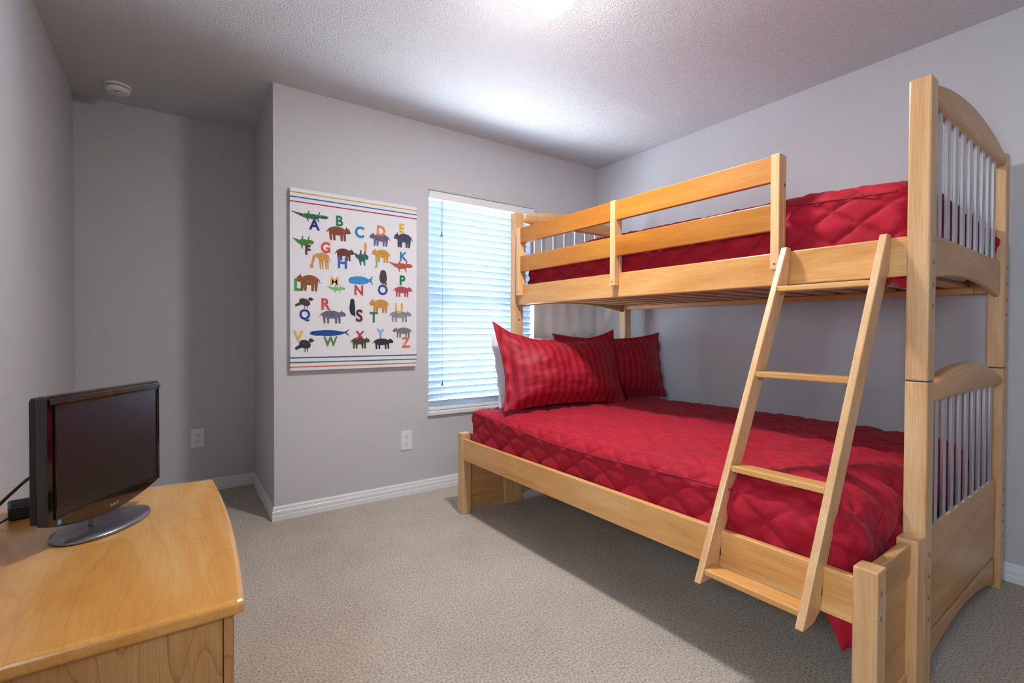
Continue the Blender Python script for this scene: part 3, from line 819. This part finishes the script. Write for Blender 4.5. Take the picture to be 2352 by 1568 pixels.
# ------------------------------------------------------------------ outlets, smoke detector, ceiling light
def outlet(X, Y, Z, label):
    e = empty('wall_outlet', (X, Y, Z), 0, label, 'outlet', 'duplex wall outlets')
    box('cover_plate', -.0375, .0375, -.006, 0, -.0615, .0615, M_WHITE, e, .002)
    for dz in (.0215, -.0215):
        bm = bmesh.new()
        pl_ = []
        for k in range(24):
            a = 2 * math.pi * k / 24
            pl_.append((.0175 * math.cos(a), max(-.0135, min(.0135, .0175 * math.sin(a))) + dz))
        add_prism(bm, pl_, 'y', -.0085, -.0055, .0008, 1)
        f_ = obj('receptacle', bm_mesh('receptacle', bm), M_TRIM, e)
        for sx_ in (-.0062, .0062): box('slot', sx_ - .0012, sx_ + .0012, -.0088, -.0080, dz + .0005, dz + .0085, M_DARK, f_, 0)
        lathe('ground_hole', [(0, -.0088), (.0026, -.0088), (.0026, -.0080), (0, -.0080)], M_DARK, f_, 12, (0, 0, dz - .0068), 'y')
    lathe('plate_screw', [(0, -.0072), (.003, -.0068), (.0032, -.006), (0, -.006)], M_TRIM, e, 12, (0, 0, 0), 'y')
outlet(.121, YA, .358, 'white duplex outlet low on the alcove wall above the dresser')
outlet(1.232, YW, .357, 'white duplex outlet low on the wall beneath the canvas print and window')

sd = empty('smoke_detector', (-.255, 3.560, H), 0, 'round white smoke detector on the alcove ceiling', 'smoke detector')
lathe('base_ring', [(0, 0), (.066, 0), (.066, -.010), (.060, -.014), (0, -.014)], M_WHITE, sd, 40)
lathe('dark_gap', [(0, -.014), (.053, -.014), (.053, -.018), (0, -.018)], M_DARK, sd, 40)
lathe('housing', [(0, -.018), (.057, -.018), (.058, -.028), (.052, -.040), (.036, -.046), (.034, -.043), (.020, -.043), (.018, -.047), (0, -.047)], M_WHITE, sd, 40)
bm = bmesh.new(); add_box(bm, -.010, .010, -.034, -.028, -.0465, -.0435, .001, 1)
obj('test_button', bm_mesh('test_button', bm), M_DARK, sd)

cl = empty('ceiling_light', (1.200, 1.500, H), 0, 'glowing frosted glass dome light on the ceiling', 'ceiling light')
lathe('canopy', [(0, 0), (.128, 0), (.128, -.018), (.120, -.026), (0, -.026)], plain('brushed_nickel', srgb(190, 185, 175), .35, 1), cl, 48)
mdm, ntd, bd = new_mat('lit_frosted_glass')
em = N(ntd, 'ShaderNodeEmission'); em.inputs['Color'].default_value = (1, .97, .94, 1); em.inputs['Strength'].default_value = LAMP_STRENGTH
gn = N(ntd, 'ShaderNodeNewGeometry'); sz = N(ntd, 'ShaderNodeSeparateXYZ'); ntd.links.new(gn.outputs['True Normal'], sz.inputs[0])
ab = N(ntd, 'ShaderNodeMath', operation='ABSOLUTE'); ntd.links.new(sz.outputs['Z'], ab.inputs[0])
pw = N(ntd, 'ShaderNodeMath', operation='POWER'); pw.inputs[1].default_value = 3.6; ntd.links.new(ab.outputs[0], pw.inputs[0])
mr_ = N(ntd, 'ShaderNodeMapRange'); mr_.inputs['To Min'].default_value = LAMP_STRENGTH * .014; mr_.inputs['To Max'].default_value = LAMP_STRENGTH
ntd.links.new(pw.outputs[0], mr_.inputs['Value']); ntd.links.new(mr_.outputs[0], em.inputs['Strength'])   # glow weighted to the dome's underside, so the ceiling gets less light
ntd.links.new(em.outputs[0], ntd.nodes['Material Output'].inputs['Surface'])
dome = lathe('glass_dome', [(.111, -.0262), (.112, -.040), (.107, -.066), (.091, -.092), (.065, -.112), (.033, -.123), (0, -.126)], mdm, cl, 48)

# ------------------------------------------------------------------ dresser
DZ = .58
dr = empty('dresser', (-.185, 1.432, 0), 0, 'low maple dresser with bowed front edge under the television', 'dresser')
dl = lambda x, y: (x + .185, y - 1.432)
DX0, DX1, DY0, DY1 = -.4600, .101, .990, 1.872
bow = lambda t: .014 * (1 - (2 * t - 1) ** 2)
poly = [dl(DX0, DY0), dl(DX1 - .010, DY0)] + [dl(DX1 + bow(t), DY0 + .006 + (DY1 - DY0 - .012) * t) for t in np.linspace(0, 1, 25)] + [dl(DX1 - .010, DY1), dl(DX0, DY1)]
bm = bmesh.new(); add_prism(bm, poly, 'z', DZ - .027, DZ)
es = [e for e in bm.edges if abs(e.verts[0].co.z - e.verts[1].co.z) < 1e-6]
bmesh.ops.bevel(bm, geom=es, offset=.010, segments=4, profile=.5, affect='EDGES')
obj('top', bm_mesh('top', bm, False), W_DT, dr)
def dbox(name, x0, x1, y0, y1, z0, z1, mat, par=dr, bev=.002):
    a, c_ = dl(x0, y0), dl(x1, y1); return box(name, a[0], c_[0], a[1], c_[1], z0, z1, mat, par, bev)
sy0, sy1 = DY0 + .016, DY1 - .016
for y0_, y1_ in ((sy0, sy0 + .018), (sy1 - .018, sy1)):
    dbox('side_panel', DX0 + .004, .0675, y0_, y1_, .02, DZ - .0275, W_DS)
    dbox('corner_stile', .0690, .0850, y0_ - .001, y1_ + .001, 0, DZ - .0275, W_DS)
dbox('back_panel', DX0 + .002, DX0 + .010, sy0 + .019, sy1 - .019, .02, DZ - .0275, W_DS)
dbox('plinth', .052, .070, sy0 + .019, sy1 - .019, 0, .07, W_DS)
for k in range(3):
    z0_ = .075 + .159 * k
    a0_, a1_ = sy0 + .019, sy1 - .019
    pf = [dl(.060, a0_)] + [dl(.082 + bow(t), a0_ + (a1_ - a0_) * t) for t in np.linspace(0, 1, 17)] + [dl(.060, a1_)]
    df = prism('drawer_front', pf, 'z', z0_, z0_ + .154, W_DT, dr, .002)

# ------------------------------------------------------------------ television
TVA = math.atan2(.855, .518)
tv = empty('television', (-.139, 1.575, DZ), TVA, 'small black flat television on an oval grey stand atop the dresser', 'television')
M_GLOSS = plain('gloss_black_plastic', srgb(14, 12, 13), .12, 0, .6)
M_MATTE = plain('matte_black_plastic', srgb(24, 25, 28), .45)
M_SCREEN = plain('dark_lcd_screen', srgb(20, 22, 27), .30, 0, 0, .8)
M_STAND = plain('grey_satin_stand', srgb(128, 130, 136), .30, .8)
# local x: along the screen (away from the camera), local -y: facing
hwid, zt_, = .181, .340
chin = lambda x: .062 - .030 * (1 - (x / hwid) ** 2)
def outline(inset, zlow):
    top = [(-hwid + inset + .006, zt_ - inset), (hwid - inset - .006, zt_ - inset), (hwid - inset, zt_ - inset - .006)]
    bot = [(hwid - inset - (hwid - inset) * 2 * k / 20, zlow(hwid - inset - (hwid - inset) * 2 * k / 20)) for k in range(21)]
    return top + bot + [(-hwid + inset, zt_ - inset - .006)]
prism('back_shell', outline(.004, lambda x: chin(x) + .004), 'y', .012, .028, M_MATTE, tv, .003)
bm = bmesh.new(); add_prism(bm, outline(0, chin), 'y', -.012, .0115, .004, 3)
fr = obj('bezel', bm_mesh('bezel', bm, False), M_GLOSS, tv)
box('screen', -hwid + .021, hwid - .018, -.0135, -.0118, .076, zt_ - .024, M_SCREEN, tv, 0)
for (x0, x1, z0, z1) in ((-hwid + .018, hwid - .015, zt_ - .024, zt_ - .020), (-hwid + .018, hwid - .015, .071, .0755), (-hwid + .0175, -hwid + .0208, .0755, zt_ - .024), (hwid - .0178, hwid - .0145, .0755, zt_ - .024)):
    box('screen_trim', x0, x1, -.0155, -.0119, z0, z1, M_GLOSS, fr, .0008)
prism('top_bezel', [(-.0118, zt_ - .0195), (-.0185, zt_ - .0185), (-.0150, zt_ - .008), (-.0070, zt_ - .0005), (-.0040, zt_ - .002), (-.0118, zt_ - .012)], 'x', -hwid + .006, hwid - .006, M_GLOSS, fr, .0012)
me, (a0, a1, b0, b1) = text_mesh('SHARP', .02)
s = .030 / (a1 - a0)
for v in me.vertices:
    px, py = v.co.x, v.co.y; v.co = ((px - (a0 + a1) / 2) * s + .006, -.0127, .0485 + (py - (b0 + b1) / 2) * s)
me.name = 'brand_lettering'; obj('brand_lettering', me, plain('silver_print', srgb(150, 150, 152), .4), fr)
box('energy_sticker', -hwid + .024, -hwid + .034, -.0126, -.0121, .0585, .0695, plain('blue_sticker', srgb(70, 160, 215), .5), fr, 0)
for k in range(4):
    box('control_button', hwid - .050 + .010 * k, hwid - .046 + .010 * k, -.0126, -.0119, .0635, .0655, plain('grey_button', srgb(90, 90, 92), .4), fr, 0)
bm = bmesh.new(); add_box(bm, -.036, .036, -.004, .016, .010, .062, .004, 2)
for v in bm.verts: v.co.x *= 1 + .25 * (1 - v.co.z / .06)
obj('neck', bm_mesh('neck', bm), M_STAND, tv)
lathe('stand_base', [(0, .0), (.98, 0), (1.0, .003), (.985, .007), (.80, .0105), (.3, .012), (0, .012)], M_STAND, tv, 56, (-.008, .004, .0005), 'z', True, .126, .076)

# power brick and cable behind the television
pa = empty('power_adapter', (-.327, 1.775, DZ), .2, 'black power brick on the dresser behind the television', 'power adapter')
box('brick_body', -.026, .026, -.045, .045, .001, .034, M_MATTE, pa, .006, 3)
for k in range(6): box('rib', -.020, .020, -.030 + k * .011, -.025 + k * .011, .034, .0352, M_MATTE, pa, 0)
cable = tube('power_cable', smooth_path([(-.255, 1.585, DZ + .140), (-.285, 1.625, DZ + .128), (-.330, 1.690, DZ + .080), (-.375, 1.740, DZ + .030), (-.415, 1.770, DZ + .0045), (-.445, 1.780, DZ + .0045)]), .0038, M_MATTE)
tag(cable, 'thick black cable drooping from the back of the television', 'cable')
cable = tube('power_cable', smooth_path([(-.338, 1.7285, DZ + .016), (-.345, 1.705, DZ + .012), (-.375, 1.680, DZ + .0035), (-.42, 1.660, DZ + .0035), (-.445, 1.655, DZ + .0035)]), .0024, M_MATTE)
tag(cable, 'thin black cord trailing from the power brick along the dresser', 'cable')
